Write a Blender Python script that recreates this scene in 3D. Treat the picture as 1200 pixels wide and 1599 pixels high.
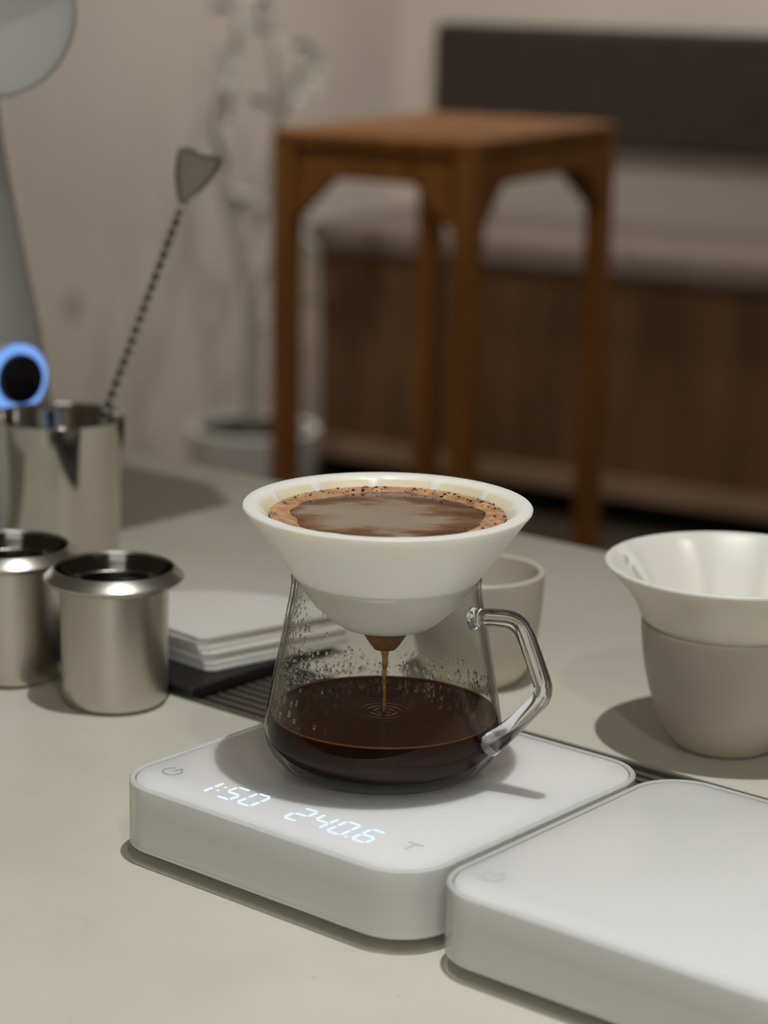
import bpy, bmesh, math, random
from mathutils import Vector, Matrix

scene = bpy.context.scene
for _o in list(bpy.data.objects):
    bpy.data.objects.remove(_o)
C = scene.collection
PI = math.pi
Z0 = 0.86                     # height of the worktop above the floor

# ------------------------------------------------------------------ camera
PITCH, ROLL, CAMH = 0.2393992, 0.0193785, 0.36209
cam = bpy.data.cameras.new('camera')
cam.sensor_fit = 'VERTICAL'
cam.sensor_height = 36.0
cam.lens = 3630.1 / 1599.0 * 36.0
cam.clip_start = 0.02
cam.dof.use_dof = True
cam.dof.focus_distance = 0.945
cam.dof.aperture_fstop = 7.6
cam_o = bpy.data.objects.new('camera', cam)
C.objects.link(cam_o)
fwd = Vector((0, math.cos(PITCH), -math.sin(PITCH)))
up0 = Vector((0, math.sin(PITCH), math.cos(PITCH)))
rt0 = Vector((1, 0, 0))
rt = rt0 * math.cos(ROLL) + up0 * math.sin(ROLL)
up = up0 * math.cos(ROLL) - rt0 * math.sin(ROLL)
m3 = Matrix((rt, up, -fwd)).transposed()
cam_o.matrix_world = Matrix.Translation((0, 0, CAMH + Z0)) @ m3.to_4x4()
scene.camera = cam_o

# ------------------------------------------------------------------ world, lights, exposure
world = bpy.data.worlds.new('room_light')
scene.world = world
world.use_nodes = True
bg = world.node_tree.nodes['Background']
bg.inputs[0].default_value = (1.0, 0.87, 0.68, 1)
bg.inputs[1].default_value = 0.055

def spot(name, loc, target, power, size_deg, radius, col=(1, 0.95, 0.88), blend=1.0):
    l = bpy.data.lights.new(name, 'SPOT')
    l.energy = power
    l.spot_size = math.radians(size_deg)
    l.spot_blend = blend
    l.shadow_soft_size = radius
    l.color = col
    o = bpy.data.objects.new(name, l)
    C.objects.link(o)
    o.location = Vector(loc) + Vector((0, 0, Z0))
    o.rotation_euler = (Vector(target) - Vector(loc)).to_track_quat('-Z', 'Y').to_euler()
    return o

spot('ceiling_spotlight', (0.10, 0.77, 1.6), (0.10, 0.50, 0), 67, 79, 0.009, (1.0, 1.0, 0.975))
spot('ceiling_spotlight', (0.28, -0.50, 1.5), (-0.07, 0.92, 0.03), 15, 46, 0.025, (1.0, 0.985, 0.95))
spot('ceiling_spotlight', (0.11, 0.78, 1.6), (-0.16, 1.75, 0), 20, 40, 0.009, (1.0, 0.93, 0.84))
for _p, _t, _w in (((0.15, 4.78, 1.7), (0.30, 5.15, 0), 50), ((0.95, 4.30, 1.7), (1.10, 4.65, 0), 50),
                   ((-0.65, 3.40, 1.7), (-0.85, 4.05, 0), 68), ((0.45, 2.45, 1.7), (0.28, 3.55, -0.2), 46)):
    spot('ceiling_spotlight', _p, _t, _w, 96, 0.06, (1, 0.95, 0.88), 0.7)

# added soft fill behind the camera for the front faces, no window there
fill = bpy.data.lights.new('front_fill', 'AREA')
fill.shape = 'RECTANGLE'
fill.size, fill.size_y = 1.5, 1.1
fill.energy = 9
fill.color = (0.98, 1.0, 0.98)
fill_o = bpy.data.objects.new('front_fill', fill)
C.objects.link(fill_o)
fill_o.location = (-0.15, -1.5, 0.95 + Z0)
fill_o.rotation_euler = (Vector((0.05, 1.0, 0)) - Vector((-0.15, -1.5, 0.95))).to_track_quat('-Z', 'Y').to_euler()

scene.view_settings.view_transform = 'Standard'
scene.view_settings.look = 'None'
scene.view_settings.gamma = 1.0
scene.view_settings.use_curve_mapping = False
scene.view_settings.exposure = 0.0
scene.cycles.transparent_max_bounces = 24
scene.cycles.max_bounces = 10
scene.cycles.sample_clamp_indirect = 4.0

# ------------------------------------------------------------------ materials
def srgb(r, g, b):
    f = lambda c: c / 12.92 if c <= 0.04045 else ((c + 0.055) / 1.055) ** 2.4
    return (f(r / 255), f(g / 255), f(b / 255), 1)

def new_mat(name):
    m = bpy.data.materials.new(name)
    m.use_nodes = True
    nt = m.node_tree
    return m, nt, nt.nodes['Principled BSDF']

def pmat(name, col, rough=0.5, metal=0.0, noise=None, bump=None, **kw):
    """noise=(scale, amount, detail): soft colour mottling; bump=(scale, strength)"""
    m, nt, p = new_mat(name)
    p.inputs['Base Color'].default_value = col
    p.inputs['Roughness'].default_value = rough
    p.inputs['Metallic'].default_value = metal
    for k, v in kw.items():
        p.inputs[k].default_value = v
    tc = nt.nodes.new('ShaderNodeTexCoord')
    if noise:
        n = nt.nodes.new('ShaderNodeTexNoise')
        n.inputs['Scale'].default_value = noise[0]
        n.inputs['Detail'].default_value = noise[2]
        nt.links.new(tc.outputs['Object'], n.inputs['Vector'])
        r = nt.nodes.new('ShaderNodeValToRGB')
        a = noise[1]
        r.color_ramp.elements[0].position = 0.3
        r.color_ramp.elements[1].position = 0.7
        r.color_ramp.elements[0].color = tuple(c * (1 - a) for c in col[:3]) + (1,)
        r.color_ramp.elements[1].color = tuple(min(1, c * (1 + a)) for c in col[:3]) + (1,)
        nt.links.new(n.outputs['Fac'], r.inputs['Fac'])
        nt.links.new(r.outputs['Color'], p.inputs['Base Color'])
    if bump:
        n2 = nt.nodes.new('ShaderNodeTexNoise')
        n2.inputs['Scale'].default_value = bump[0]
        n2.inputs['Detail'].default_value = 4
        nt.links.new(tc.outputs['Object'], n2.inputs['Vector'])
        b = nt.nodes.new('ShaderNodeBump')
        b.inputs['Strength'].default_value = bump[1]
        b.inputs['Distance'].default_value = 0.001
        nt.links.new(n2.outputs['Fac'], b.inputs['Height'])
        nt.links.new(b.outputs['Normal'], p.inputs['Normal'])
    return m

def wood(name, c1, c2, scale=(3, 3, 40), rough=0.45):
    m, nt, p = new_mat(name)
    p.inputs['Roughness'].default_value = rough
    p.inputs['Specular IOR Level'].default_value = 0.2
    tc = nt.nodes.new('ShaderNodeTexCoord')
    mp = nt.nodes.new('ShaderNodeMapping')
    mp.inputs['Scale'].default_value = scale
    n = nt.nodes.new('ShaderNodeTexNoise')
    n.inputs['Scale'].default_value = 1.0
    n.inputs['Detail'].default_value = 6
    r = nt.nodes.new('ShaderNodeValToRGB')
    r.color_ramp.elements[0].position = 0.3
    r.color_ramp.elements[1].position = 0.7
    r.color_ramp.elements[0].color = c1
    r.color_ramp.elements[1].color = c2
    nt.links.new(tc.outputs['Object'], mp.inputs['Vector'])
    nt.links.new(mp.outputs['Vector'], n.inputs['Vector'])
    nt.links.new(n.outputs['Fac'], r.inputs['Fac'])
    nt.links.new(r.outputs['Color'], p.inputs['Base Color'])
    return m

def thin_clear(name, tint=(1, 1, 1), edge=(0.55, 0.53, 0.5), milk=0.0, rough=0.0, ior=1.45, gloss=0.8):
    """thin-walled clear sheet: straight-through transparency plus a Fresnel gloss,
    more absorbing where the wall is seen edge-on"""
    m = bpy.data.materials.new(name)
    m.use_nodes = True
    nt = m.node_tree
    nt.nodes.clear()
    out = nt.nodes.new('ShaderNodeOutputMaterial')
    lw = nt.nodes.new('ShaderNodeLayerWeight')
    lw.inputs['Blend'].default_value = 0.5
    ramp = nt.nodes.new('ShaderNodeValToRGB')
    ramp.color_ramp.elements[0].position = 0.62
    ramp.color_ramp.elements[0].color = tuple(tint) + (1,)
    ramp.color_ramp.elements[1].position = 1.0
    ramp.color_ramp.elements[1].color = tuple(edge) + (1,)
    nt.links.new(lw.outputs['Facing'], ramp.inputs['Fac'])
    tr = nt.nodes.new('ShaderNodeBsdfTransparent')
    nt.links.new(ramp.outputs['Color'], tr.inputs['Color'])
    gl = nt.nodes.new('ShaderNodeBsdfGlossy')
    gl.inputs['Roughness'].default_value = rough
    pw = nt.nodes.new('ShaderNodeMath')
    pw.operation = 'POWER'
    pw.inputs[1].default_value = 5.0
    nt.links.new(lw.outputs['Facing'], pw.inputs[0])
    fr = nt.nodes.new('ShaderNodeMath')
    fr.operation = 'MULTIPLY_ADD'
    fr.inputs[1].default_value = gloss
    fr.inputs[2].default_value = ((ior - 1) / (ior + 1)) ** 2
    nt.links.new(pw.outputs[0], fr.inputs[0])
    mix = nt.nodes.new('ShaderNodeMixShader')
    base = tr
    if milk > 0:
        df = nt.nodes.new('ShaderNodeBsdfDiffuse')
        df.inputs['Color'].default_value = (0.93, 0.93, 0.92, 1)
        mx = nt.nodes.new('ShaderNodeMixShader')
        mx.inputs[0].default_value = milk
        nt.links.new(tr.outputs[0], mx.inputs[1])
        nt.links.new(df.outputs[0], mx.inputs[2])
        base = mx
    nt.links.new(fr.outputs[0], mix.inputs[0])
    nt.links.new(base.outputs[0], mix.inputs[1])
    nt.links.new(gl.outputs[0], mix.inputs[2])
    nt.links.new(mix.outputs[0], out.inputs['Surface'])
    return m

def solid_glass(name, col=(1, 1, 1), ior=1.47, rough=0.0):
    m, nt, p = new_mat(name)
    p.inputs['Base Color'].default_value = tuple(col) + (1,)
    p.inputs['Roughness'].default_value = rough
    p.inputs['IOR'].default_value = ior
    p.inputs['Transmission Weight'].default_value = 1.0
    return m

def emit(name, col, strength):
    m = bpy.data.materials.new(name)
    m.use_nodes = True
    nt = m.node_tree
    nt.nodes.clear()
    out = nt.nodes.new('ShaderNodeOutputMaterial')
    e = nt.nodes.new('ShaderNodeEmission')
    e.inputs[0].default_value = tuple(col) + (1,)
    e.inputs[1].default_value = strength
    nt.links.new(e.outputs[0], out.inputs[0])
    return m

def stone_counter():
    m, nt, p = new_mat('micro_cement')
    tc = nt.nodes.new('ShaderNodeTexCoord')
    n = nt.nodes.new('ShaderNodeTexNoise')
    n.inputs['Scale'].default_value = 9
    n.inputs['Detail'].default_value = 7
    n.inputs['Roughness'].default_value = 0.6
    r = nt.nodes.new('ShaderNodeValToRGB')
    r.color_ramp.elements[0].position = 0.25
    r.color_ramp.elements[1].position = 0.75
    r.color_ramp.elements[0].color = (0.575, 0.545, 0.450, 1)
    r.color_ramp.elements[1].color = (0.685, 0.662, 0.565, 1)
    v = nt.nodes.new('ShaderNodeTexVoronoi')
    v.inputs['Scale'].default_value = 60
    r2 = nt.nodes.new('ShaderNodeValToRGB')
    r2.color_ramp.elements[0].position = 0.035
    r2.color_ramp.elements[1].position = 0.06
    r2.color_ramp.elements[0].color = (0.62, 0.58, 0.5, 1)
    r2.color_ramp.elements[1].color = (1, 1, 1, 1)
    mul = nt.nodes.new('ShaderNodeMixRGB')
    mul.blend_type = 'MULTIPLY'
    mul.inputs[0].default_value = 0.7
    for a in (n, v):
        nt.links.new(tc.outputs['Object'], a.inputs['Vector'])
    nt.links.new(n.outputs['Fac'], r.inputs['Fac'])
    nt.links.new(v.outputs['Distance'], r2.inputs['Fac'])
    nt.links.new(r.outputs['Color'], mul.inputs[1])
    nt.links.new(r2.outputs['Color'], mul.inputs[2])
    nt.links.new(mul.outputs['Color'], p.inputs['Base Color'])
    p.inputs['Roughness'].default_value = 0.42
    p.inputs['Specular IOR Level'].default_value = 0.35
    b = nt.nodes.new('ShaderNodeBump')
    b.inputs['Strength'].default_value = 0.15
    b.inputs['Distance'].default_value = 0.002
    nt.links.new(n.outputs['Fac'], b.inputs['Height'])
    nt.links.new(b.outputs['Normal'], p.inputs['Normal'])
    return m

def wall_plaster(name, stain=None):
    m, nt, p = new_mat(name)
    p.inputs['Roughness'].default_value = 0.9
    tc = nt.nodes.new('ShaderNodeTexCoord')
    n = nt.nodes.new('ShaderNodeTexNoise')
    n.inputs['Scale'].default_value = 2.2
    n.inputs['Detail'].default_value = 4
    r = nt.nodes.new('ShaderNodeValToRGB')
    r.color_ramp.elements[0].position = 0.3
    r.color_ramp.elements[1].position = 0.7
    r.color_ramp.elements[0].color = (0.60, 0.545, 0.475, 1)
    r.color_ramp.elements[1].color = (0.66, 0.605, 0.535, 1)
    nt.links.new(tc.outputs['Object'], n.inputs['Vector'])
    nt.links.new(n.outputs['Fac'], r.inputs['Fac'])
    last = r.outputs['Color']
    if stain:
        d = nt.nodes.new('ShaderNodeVectorMath')
        d.operation = 'DISTANCE'
        d.inputs[1].default_value = stain
        nt.links.new(tc.outputs['Object'], d.inputs[0])
        r2 = nt.nodes.new('ShaderNodeValToRGB')
        r2.color_ramp.elements[0].position = 0.0
        r2.color_ramp.elements[1].position = 0.045
        r2.color_ramp.elements[0].color = (0.55, 0.48, 0.40, 1)
        r2.color_ramp.elements[1].color = (1, 1, 1, 1)
        nt.links.new(d.outputs['Value'], r2.inputs['Fac'])
        mx = nt.nodes.new('ShaderNodeMixRGB')
        mx.blend_type = 'MULTIPLY'
        mx.inputs[0].default_value = 1.0
        nt.links.new(last, mx.inputs[1])
        nt.links.new(r2.outputs['Color'], mx.inputs[2])
        last = mx.outputs['Color']
    nt.links.new(last, p.inputs['Base Color'])
    return m

M = {}
M['counter'] = stone_counter()
M['counter_body'] = pmat('counter_body_paint', (0.50, 0.46, 0.40, 1), 0.6, noise=(4, .05, 3))
M['white_plastic'] = pmat('white_plastic', (0.87, 0.87, 0.865, 1), 0.35, noise=(6, .01, 2))
M['white_top'] = pmat('white_translucent_plate', (0.84, 0.85, 0.85, 1), 0.25, noise=(6, .008, 2), **{'Subsurface Weight': 0.85, 'Subsurface Scale': 0.019, 'Subsurface Radius': (1.0, 1.0, 0.98)})
M['white_top'].node_tree.nodes['Principled BSDF'].subsurface_method = 'RANDOM_WALK'
M['acrylic'] = thin_clear('clear_acrylic', (0.95, 0.95, 0.94), (0.6, 0.6, 0.58), milk=0.50, rough=0.12)
M['foot_rubber'] = pmat('dark_rubber', (0.03, 0.03, 0.03, 1), 0.8, noise=(80, .1, 2))
M['icon'] = pmat('grey_print', (0.36, 0.37, 0.38, 1), 0.4, noise=(90, .05, 2))
M['icon_faint'] = pmat('faint_grey_print', (0.62, 0.62, 0.60, 1), 0.4, noise=(90, .05, 2))
M['led'] = emit('blue_white_led', (0.72, 0.86, 1.0), 1.15)
M['blue_led'] = emit('blue_ring_led', (0.22, 0.44, 1.0), 0.95)
M['ceramic'] = pmat('warm_white_ceramic', (0.86, 0.83, 0.75, 1), 0.38, noise=(12, .015, 3), **{'Subsurface Weight': 0.6, 'Subsurface Scale': 0.006, 'Subsurface Radius': (1.0, 0.8, 0.55)})
M['ceramic_cup'] = pmat('stone_grey_ceramic', (0.63, 0.565, 0.45, 1), 0.45, noise=(14, .03, 3))
M['ceramic_cream'] = pmat('cream_ceramic', (0.68, 0.63, 0.52, 1), 0.42, noise=(14, .02, 3))
M['glass'] = thin_clear('clear_glass', (0.97, 0.97, 0.96), (0.30, 0.28, 0.26), rough=0.0)
M['glass_wet'] = thin_clear('glass_against_coffee', (0.97, 0.97, 0.96), (0.30, 0.28, 0.26), ior=1.0, gloss=0.0)
M['solid_glass'] = solid_glass('solid_clear_glass')
M['droplet'] = solid_glass('water_droplet', ior=1.33)
M['coffee'] = pmat('black_coffee', (0.080, 0.018, 0.006, 1), 0.05, noise=(30, .25, 3))
M['coffee_side'] = pmat('black_coffee_body', (0.022, 0.006, 0.0035, 1), 0.4, noise=(30, .25, 3), **{'Specular IOR Level': 0.0})
M['meniscus'] = pmat('amber_coffee_edge', (0.30, 0.10, 0.025, 1), 0.2, noise=(60, .3, 3))
M['stream'] = pmat('amber_coffee_stream', (0.42, 0.23, 0.035, 1), 0.08, noise=(90, .3, 3))
M['wet_paper'] = pmat('wet_brown_paper', (0.26, 0.125, 0.045, 1), 0.5, noise=(60, .35, 4), bump=(300, .3))
M['filter_paper'] = pmat('cream_wet_paper', (0.72, 0.63, 0.42, 1), 0.6, noise=(40, .10, 4), bump=(300, .2))
M['paper'] = pmat('white_paper', (0.74, 0.72, 0.68, 1), 0.9, noise=(20, .03, 4), bump=(250, .2))
M['foam'] = pmat('tan_coffee_foam', (0.50, 0.27, 0.13, 1), 0.3, noise=(160, .45, 5), bump=(500, .6))
M['grounds'] = pmat('dark_coffee_grounds', (0.035, 0.014, 0.008, 1), 0.7, noise=(400, .3, 3))
M['steel'] = pmat('brushed_steel', (0.58, 0.545, 0.49, 1), 0.33, 1.0, noise=(30, .04, 3))
M['steel_polished'] = pmat('polished_steel', (0.66, 0.63, 0.58, 1), 0.10, 1.0, noise=(20, .03, 3))
M['steel_inner'] = pmat('shaded_inner_steel', (0.17, 0.16, 0.145, 1), 0.14, 1.0, noise=(30, .05, 3))  # cup interior: same steel, its shade put into a darker base colour
M['steel_dark'] = pmat('grey_steel', (0.30, 0.275, 0.24, 1), 0.36, 1.0, noise=(60, .1, 3))
M['slat'] = pmat('bronze_grey_metal', (0.20, 0.18, 0.15, 1), 0.45, 0.6, noise=(60, .1, 3))
M['drain_dark'] = pmat('drain_black', (0.012, 0.011, 0.010, 1), 0.7, noise=(40, .1, 2))
M['black_tray'] = pmat('black_plastic', (0.008, 0.008, 0.009, 1), 0.5, noise=(40, .1, 2))
M['machine'] = pmat('pale_grey_enamel', (0.84, 0.855, 0.87, 1), 0.35, noise=(5, .02, 2))
M['knob_black'] = pmat('black_gloss_knob', (0.004, 0.004, 0.006, 1), 0.3, noise=(20, .05, 2))
M['wood_stool'] = wood('oak_stool_wood', (0.19, 0.068, 0.015, 1), (0.32, 0.135, 0.037, 1), (30, 30, 4))
M['wood_bench'] = wood('walnut_bench_wood', (0.095, 0.046, 0.019, 1), (0.16, 0.082, 0.036, 1), (18, 18, 2.5))
M['wood_trim'] = wood('pale_wood_trim', (0.20, 0.125, 0.07, 1), (0.29, 0.19, 0.115, 1), (6, 6, 30))
M['trim_pale'] = pmat('pale_trim_paint', (0.46, 0.40, 0.32, 1), 0.6, noise=(8, .05, 3))
M['leather'] = pmat('dark_brown_upholstery', (0.030, 0.0205, 0.0165, 1), 0.7, noise=(12, .15, 4), bump=(60, .2))
M['seat_fabric'] = pmat('taupe_seat_fabric', (0.17, 0.130, 0.115, 1), 0.85, noise=(20, .1, 4), bump=(200, .3))
M['floor'] = pmat('dark_floor', (0.040, 0.028, 0.019, 1), 0.5, noise=(6, .2, 4))
M['wall'] = wall_plaster('beige_plaster')
M['pot'] = pmat('pale_grey_pot', (0.52, 0.51, 0.48, 1), 0.7, noise=(12, .06, 3))
M['soil'] = pmat('dark_soil', (0.014, 0.014, 0.009, 1), 0.95, noise=(40, .4, 4), bump=(80, .8))
M['bark'] = pmat('pale_grey_bark', (0.36, 0.335, 0.28, 1), 0.9, noise=(30, .2, 4), bump=(60, .5))
M['leaf'] = pmat('dusty_green_leaf', (0.41, 0.42, 0.355, 1), 0.7, noise=(20, .15, 3))

# ------------------------------------------------------------------ mesh helpers
def link(o, parent=None):
    C.objects.link(o)
    if parent is not None:
        o.parent = parent
    return o

def obj(name, bm, mat, parent=None, loc=None, rotz=0.0, smooth=False, bevel=0.0, kind=None):
    bmesh.ops.recalc_face_normals(bm, faces=bm.faces)
    me = bpy.data.meshes.new(name)
    bm.to_mesh(me)
    bm.free()
    if smooth:
        for p in me.polygons:
            p.use_smooth = True
        me.set_sharp_from_angle(angle=math.radians(38))
    me.materials.append(mat)
    o = bpy.data.objects.new(name, me)
    link(o, parent)
    if loc is not None:
        o.location = loc
    o.rotation_euler = (0, 0, rotz)
    if bevel:
        md = o.modifiers.new('bevel', 'BEVEL')
        md.width = bevel
        md.segments = 2
        md.limit_method = 'ANGLE'
    if kind:
        o['kind'] = kind
    return o

def thing(name, label, cat, loc, rotz=0.0, group=None):
    o = bpy.data.objects.new(name, None)
    o.empty_display_size = 0.02
    C.objects.link(o)
    o.location = (loc[0], loc[1], loc[2] + Z0)
    o.rotation_euler = (0, 0, rotz)
    tag(o, label, cat, group)
    return o

def tag(o, label, cat, group=None):
    o['label'] = label
    o['category'] = cat
    if group:
        o['group'] = group
    return o

def struct(name, bm, mat, loc=(0, 0, 0), rotz=0.0):
    o = obj(name, bm, mat, None, (loc[0], loc[1], loc[2] + Z0), rotz)
    o['kind'] = 'structure'
    return o

def box(bm, x0, x1, y0, y1, z0, z1):
    v = [bm.verts.new((x, y, z)) for z in (z0, z1) for y in (y0, y1) for x in (x0, x1)]
    for q in ((0, 1, 3, 2), (4, 5, 7, 6), (0, 1, 5, 4), (2, 3, 7, 6), (0, 2, 6, 4), (1, 3, 7, 5)):
        bm.faces.new([v[i] for i in q])
    return bm

def box_m(x0, x1, y0, y1, z0, z1):
    return box(bmesh.new(), x0, x1, y0, y1, z0, z1)

def bar(bm, p, q, w, h, upv=(0, 0, 1)):
    p, q = Vector(p), Vector(q)
    d = (q - p).normalized()
    s = d.cross(Vector(upv)).normalized()
    u = s.cross(d).normalized()
    vs = []
    for c in (p, q):
        for a, b in ((-1, -1), (1, -1), (1, 1), (-1, 1)):
            vs.append(bm.verts.new(c + s * a * w / 2 + u * b * h / 2))
    for i in range(4):
        j = (i + 1) % 4
        bm.faces.new((vs[i], vs[j], vs[4 + j], vs[4 + i]))
    bm.faces.new(vs[0:4][::-1])
    bm.faces.new(vs[4:8])
    return bm

def lathe(profile, n=96, closed=False, mod=None, bm=None):
    """profile [(r, z)]; r == 0 gives a pole. mod(theta, i) -> radius factor"""
    bm = bm or bmesh.new()
    rings = []
    for i, (r, z) in enumerate(profile):
        if r < 1e-9:
            rings.append([bm.verts.new((0, 0, z))])
        else:
            ring = []
            for k in range(n):
                t = 2 * PI * k / n
                rr = r * (mod(t, i) if mod else 1.0)
                ring.append(bm.verts.new((rr * math.cos(t), rr * math.sin(t), z)))
            rings.append(ring)
    pairs = list(zip(rings[:-1], rings[1:]))
    if closed:
        pairs.append((rings[-1], rings[0]))
    for a, b in pairs:
        if len(a) == 1 and len(b) == 1:
            continue
        for k in range(n):
            j = (k + 1) % n
            if len(a) == 1:
                bm.faces.new((a[0], b[j], b[k]))
            elif len(b) == 1:
                bm.faces.new((a[k], a[j], b[0]))
            else:
                bm.faces.new((a[k], a[j], b[j], b[k]))
    return bm

def spline(pts, sub=6):
    """Catmull-Rom through tuples"""
    out = []
    n = len(pts)
    for i in range(n - 1):
        p0, p1, p2, p3 = pts[max(i - 1, 0)], pts[i], pts[i + 1], pts[min(i + 2, n - 1)]
        for s in range(sub):
            t = s / sub
            out.append(tuple(0.5 * (2 * b + (c - a) * t + (2 * a - 5 * b + 4 * c - d) * t * t + (3 * b - a - 3 * c + d) * t ** 3)
                             for a, b, c, d in zip(p0, p1, p2, p3)))
    out.append(pts[-1])
    return out

def tube(path, radii, n=16, bm=None, cap=True, twist=0.0, square=False):
    bm = bm or bmesh.new()
    path = [Vector(p) for p in path]
    if not hasattr(radii, '__len__'):
        radii = [radii] * len(path)
    t0 = (path[1] - path[0]).normalized()
    ref = Vector((0, 0, 1)) if abs(t0.z) < 0.9 else Vector((1, 0, 0))
    s = t0.cross(ref).normalized()
    rings = []
    for i, p in enumerate(path):
        if i == 0:
            t = t0
        elif i == len(path) - 1:
            t = (path[i] - path[i - 1]).normalized()
        else:
            t = (path[i + 1] - path[i - 1]).normalized()
        s = (s - t * s.dot(t)).normalized()
        u = t.cross(s)
        ring = []
        for k in range(n):
            a = 2 * PI * k / n + twist * i
            ring.append(bm.verts.new(p + (s * math.cos(a) + u * math.sin(a)) * radii[i]))
        rings.append(ring)
    for a, b in zip(rings[:-1], rings[1:]):
        for k in range(n):
            j = (k + 1) % n
            bm.faces.new((a[k], a[j], b[j], b[k]))
    if cap:
        bm.faces.new(rings[0][::-1])
        bm.faces.new(rings[-1])
    return bm

def rrect(hx, hy, r, n=10):
    pts = []
    for cx, cy, a0 in ((hx - r, hy - r, 0), (-hx + r, hy - r, 90), (-hx + r, -hy + r, 180), (hx - r, -hy + r, 270)):
        for k in range(n + 1):
            a = math.radians(a0 + 90 * k / n)
            pts.append((cx + r * math.cos(a), cy + r * math.sin(a)))
    return pts

def stack_loops(loops, bm=None, cap0=True, cap1=True, closed=False):
    """loops: list of (list of xy, z) with equal counts"""
    bm = bm or bmesh.new()
    rings = [[bm.verts.new((x, y, z)) for x, y in pts] for pts, z in loops]
    n = len(rings[0])
    pairs = list(zip(rings[:-1], rings[1:]))
    if closed:
        pairs.append((rings[-1], rings[0]))
    for a, b in pairs:
        for k in range(n):
            j = (k + 1) % n
            bm.faces.new((a[k], a[j], b[j], b[k]))
    if not closed:
        if cap0:
            bm.faces.new(rings[0][::-1])
        if cap1:
            bm.faces.new(rings[-1])
    return bm

def extrude_poly(pts, z0, z1, bm=None):
    return stack_loops([(pts, z0), (pts, z1)], bm)

def copy_tree(o, parent=None):
    c = o.copy()
    C.objects.link(c)
    c.parent = parent
    for ch in list(o.children):
        copy_tree(ch, c)
    return c

# frames: counter axes (A along the counter, B across) and room axes
YAW = -0.6937
A = Vector((math.cos(YAW), math.sin(YAW)))
B = Vector((-A.y, A.x))
RY = math.radians(-30.5)
RA = Vector((math.cos(RY), math.sin(RY)))
RB = Vector((-RA.y, RA.x))
def cab(a, b):
    return (A.x * a + B.x * b, A.y * a + B.y * b)
def rab(a, b):
    return (RA.x * a + RB.x * b, RA.y * a + RB.y * b)

# ------------------------------------------------------------------ the room
FLOOR = -Z0
TOP = 1.75
struct('floor', box_m(-3.0, 3.4, -1.2, 5.05, FLOOR - 0.05, FLOOR), M['floor'], (0, 0, 0), RY)
struct('wall_back', box_m(-3.0, 3.4, 4.92, 5.05, FLOOR, TOP), M['wall'], (0, 0, 0), RY)
struct('wall_left', box_m(-3.0, -2.88, -1.2, 4.92, FLOOR, TOP),
       wall_plaster('beige_plaster_stained', (-2.88, 3.65, -0.354)), (0, 0, 0), RY)

# ------------------------------------------------------------------ counter with a linear drain
DN0, DN1 = 0.7745, 0.8515        # drain front / back edge across the counter
DA0, DA1 = -0.83, -0.30          # drain ends along the counter
CN0, CN1 = 0.30, 1.157
CA0, CA1 = -2.2, 1.3
ct = thing('counter', 'pale beige cement service counter carrying the scales and cups', 'counter', (0, 0, FLOOR), YAW)
bm = bmesh.new()
hz = Z0
xs = [CA0, DA0, DA1, CA1]
ys = [CN0, DN0, DN1, CN1]
grid = {}
for zi, z in enumerate((hz - 0.05, hz)):
    for i, x in enumerate(xs):
        for j, y in enumerate(ys):
            grid[(i, j, zi)] = bm.verts.new((x, y, z))
for i in range(3):
    for j in range(3):
        if (i, j) == (1, 1):
            continue
        for zi in (0, 1):
            bm.faces.new([grid[(i, j, zi)], grid[(i + 1, j, zi)], grid[(i + 1, j + 1, zi)], grid[(i, j + 1, zi)]])
def sidef(p, q):
    bm.faces.new([grid[p + (0,)], grid[q + (0,)], grid[q + (1,)], grid[p + (1,)]])
for i in range(3):
    sidef((i, 0), (i + 1, 0)); sidef((i, 3), (i + 1, 3))
    sidef((0, i), (0, i + 1)); sidef((3, i), (3, i + 1))
sidef((1, 1), (2, 1)); sidef((1, 2), (2, 2)); sidef((1, 1), (1, 2)); sidef((2, 1), (2, 2))
obj('worktop', bm, M['counter'], ct)
obj('base_cabinet', box_m(CA0 + 0.03, CA1 - 0.03, CN0 + 0.05, CN1 - 0.05, 0.0, hz - 0.05), M['counter_body'], ct)

dr = thing('drain_grate', 'dark slatted linear drain grate set into the counter behind the scales', 'drain', (0, 0, -0.03), YAW)
g = 0.0006
bm = bmesh.new()
box(bm, DA0 + g, DA1 - g, DN0 + g, DN1 - g, 0.0, 0.004)
obj('drain_pan', bm, M['drain_dark'], dr)
bm = bmesh.new()
fw = 0.004
outer = [(DA0 + g, DN0 + g), (DA1 - g, DN0 + g), (DA1 - g, DN1 - g), (DA0 + g, DN1 - g)]
inner = [(DA0 + fw, DN0 + fw), (DA1 - fw, DN0 + fw), (DA1 - fw, DN1 - fw), (DA0 + fw, DN1 - fw)]
stack_loops([(outer, 0.004), (outer, 0.0305), (inner, 0.0305), (inner, 0.004)], bm, closed=True)
obj('frame', bm, M['slat'], dr)
nsl = 10
pitch = (DN1 - DN0 - 2 * fw) / nsl
me0 = None
for k in range(nsl):
    yc = DN0 + fw + pitch * (k + 0.5)
    if me0 is None:
        s0 = obj('slat', box_m(DA0 + fw, DA1 - fw, -pitch * 0.27, pitch * 0.27, 0, 0.012), M['slat'], dr, (0, yc, 0.0165))
        me0 = s0.data
    else:
        s = bpy.data.objects.new('slat', me0)
        link(s, dr)
        s.location = (0, yc, 0.0165)

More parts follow.
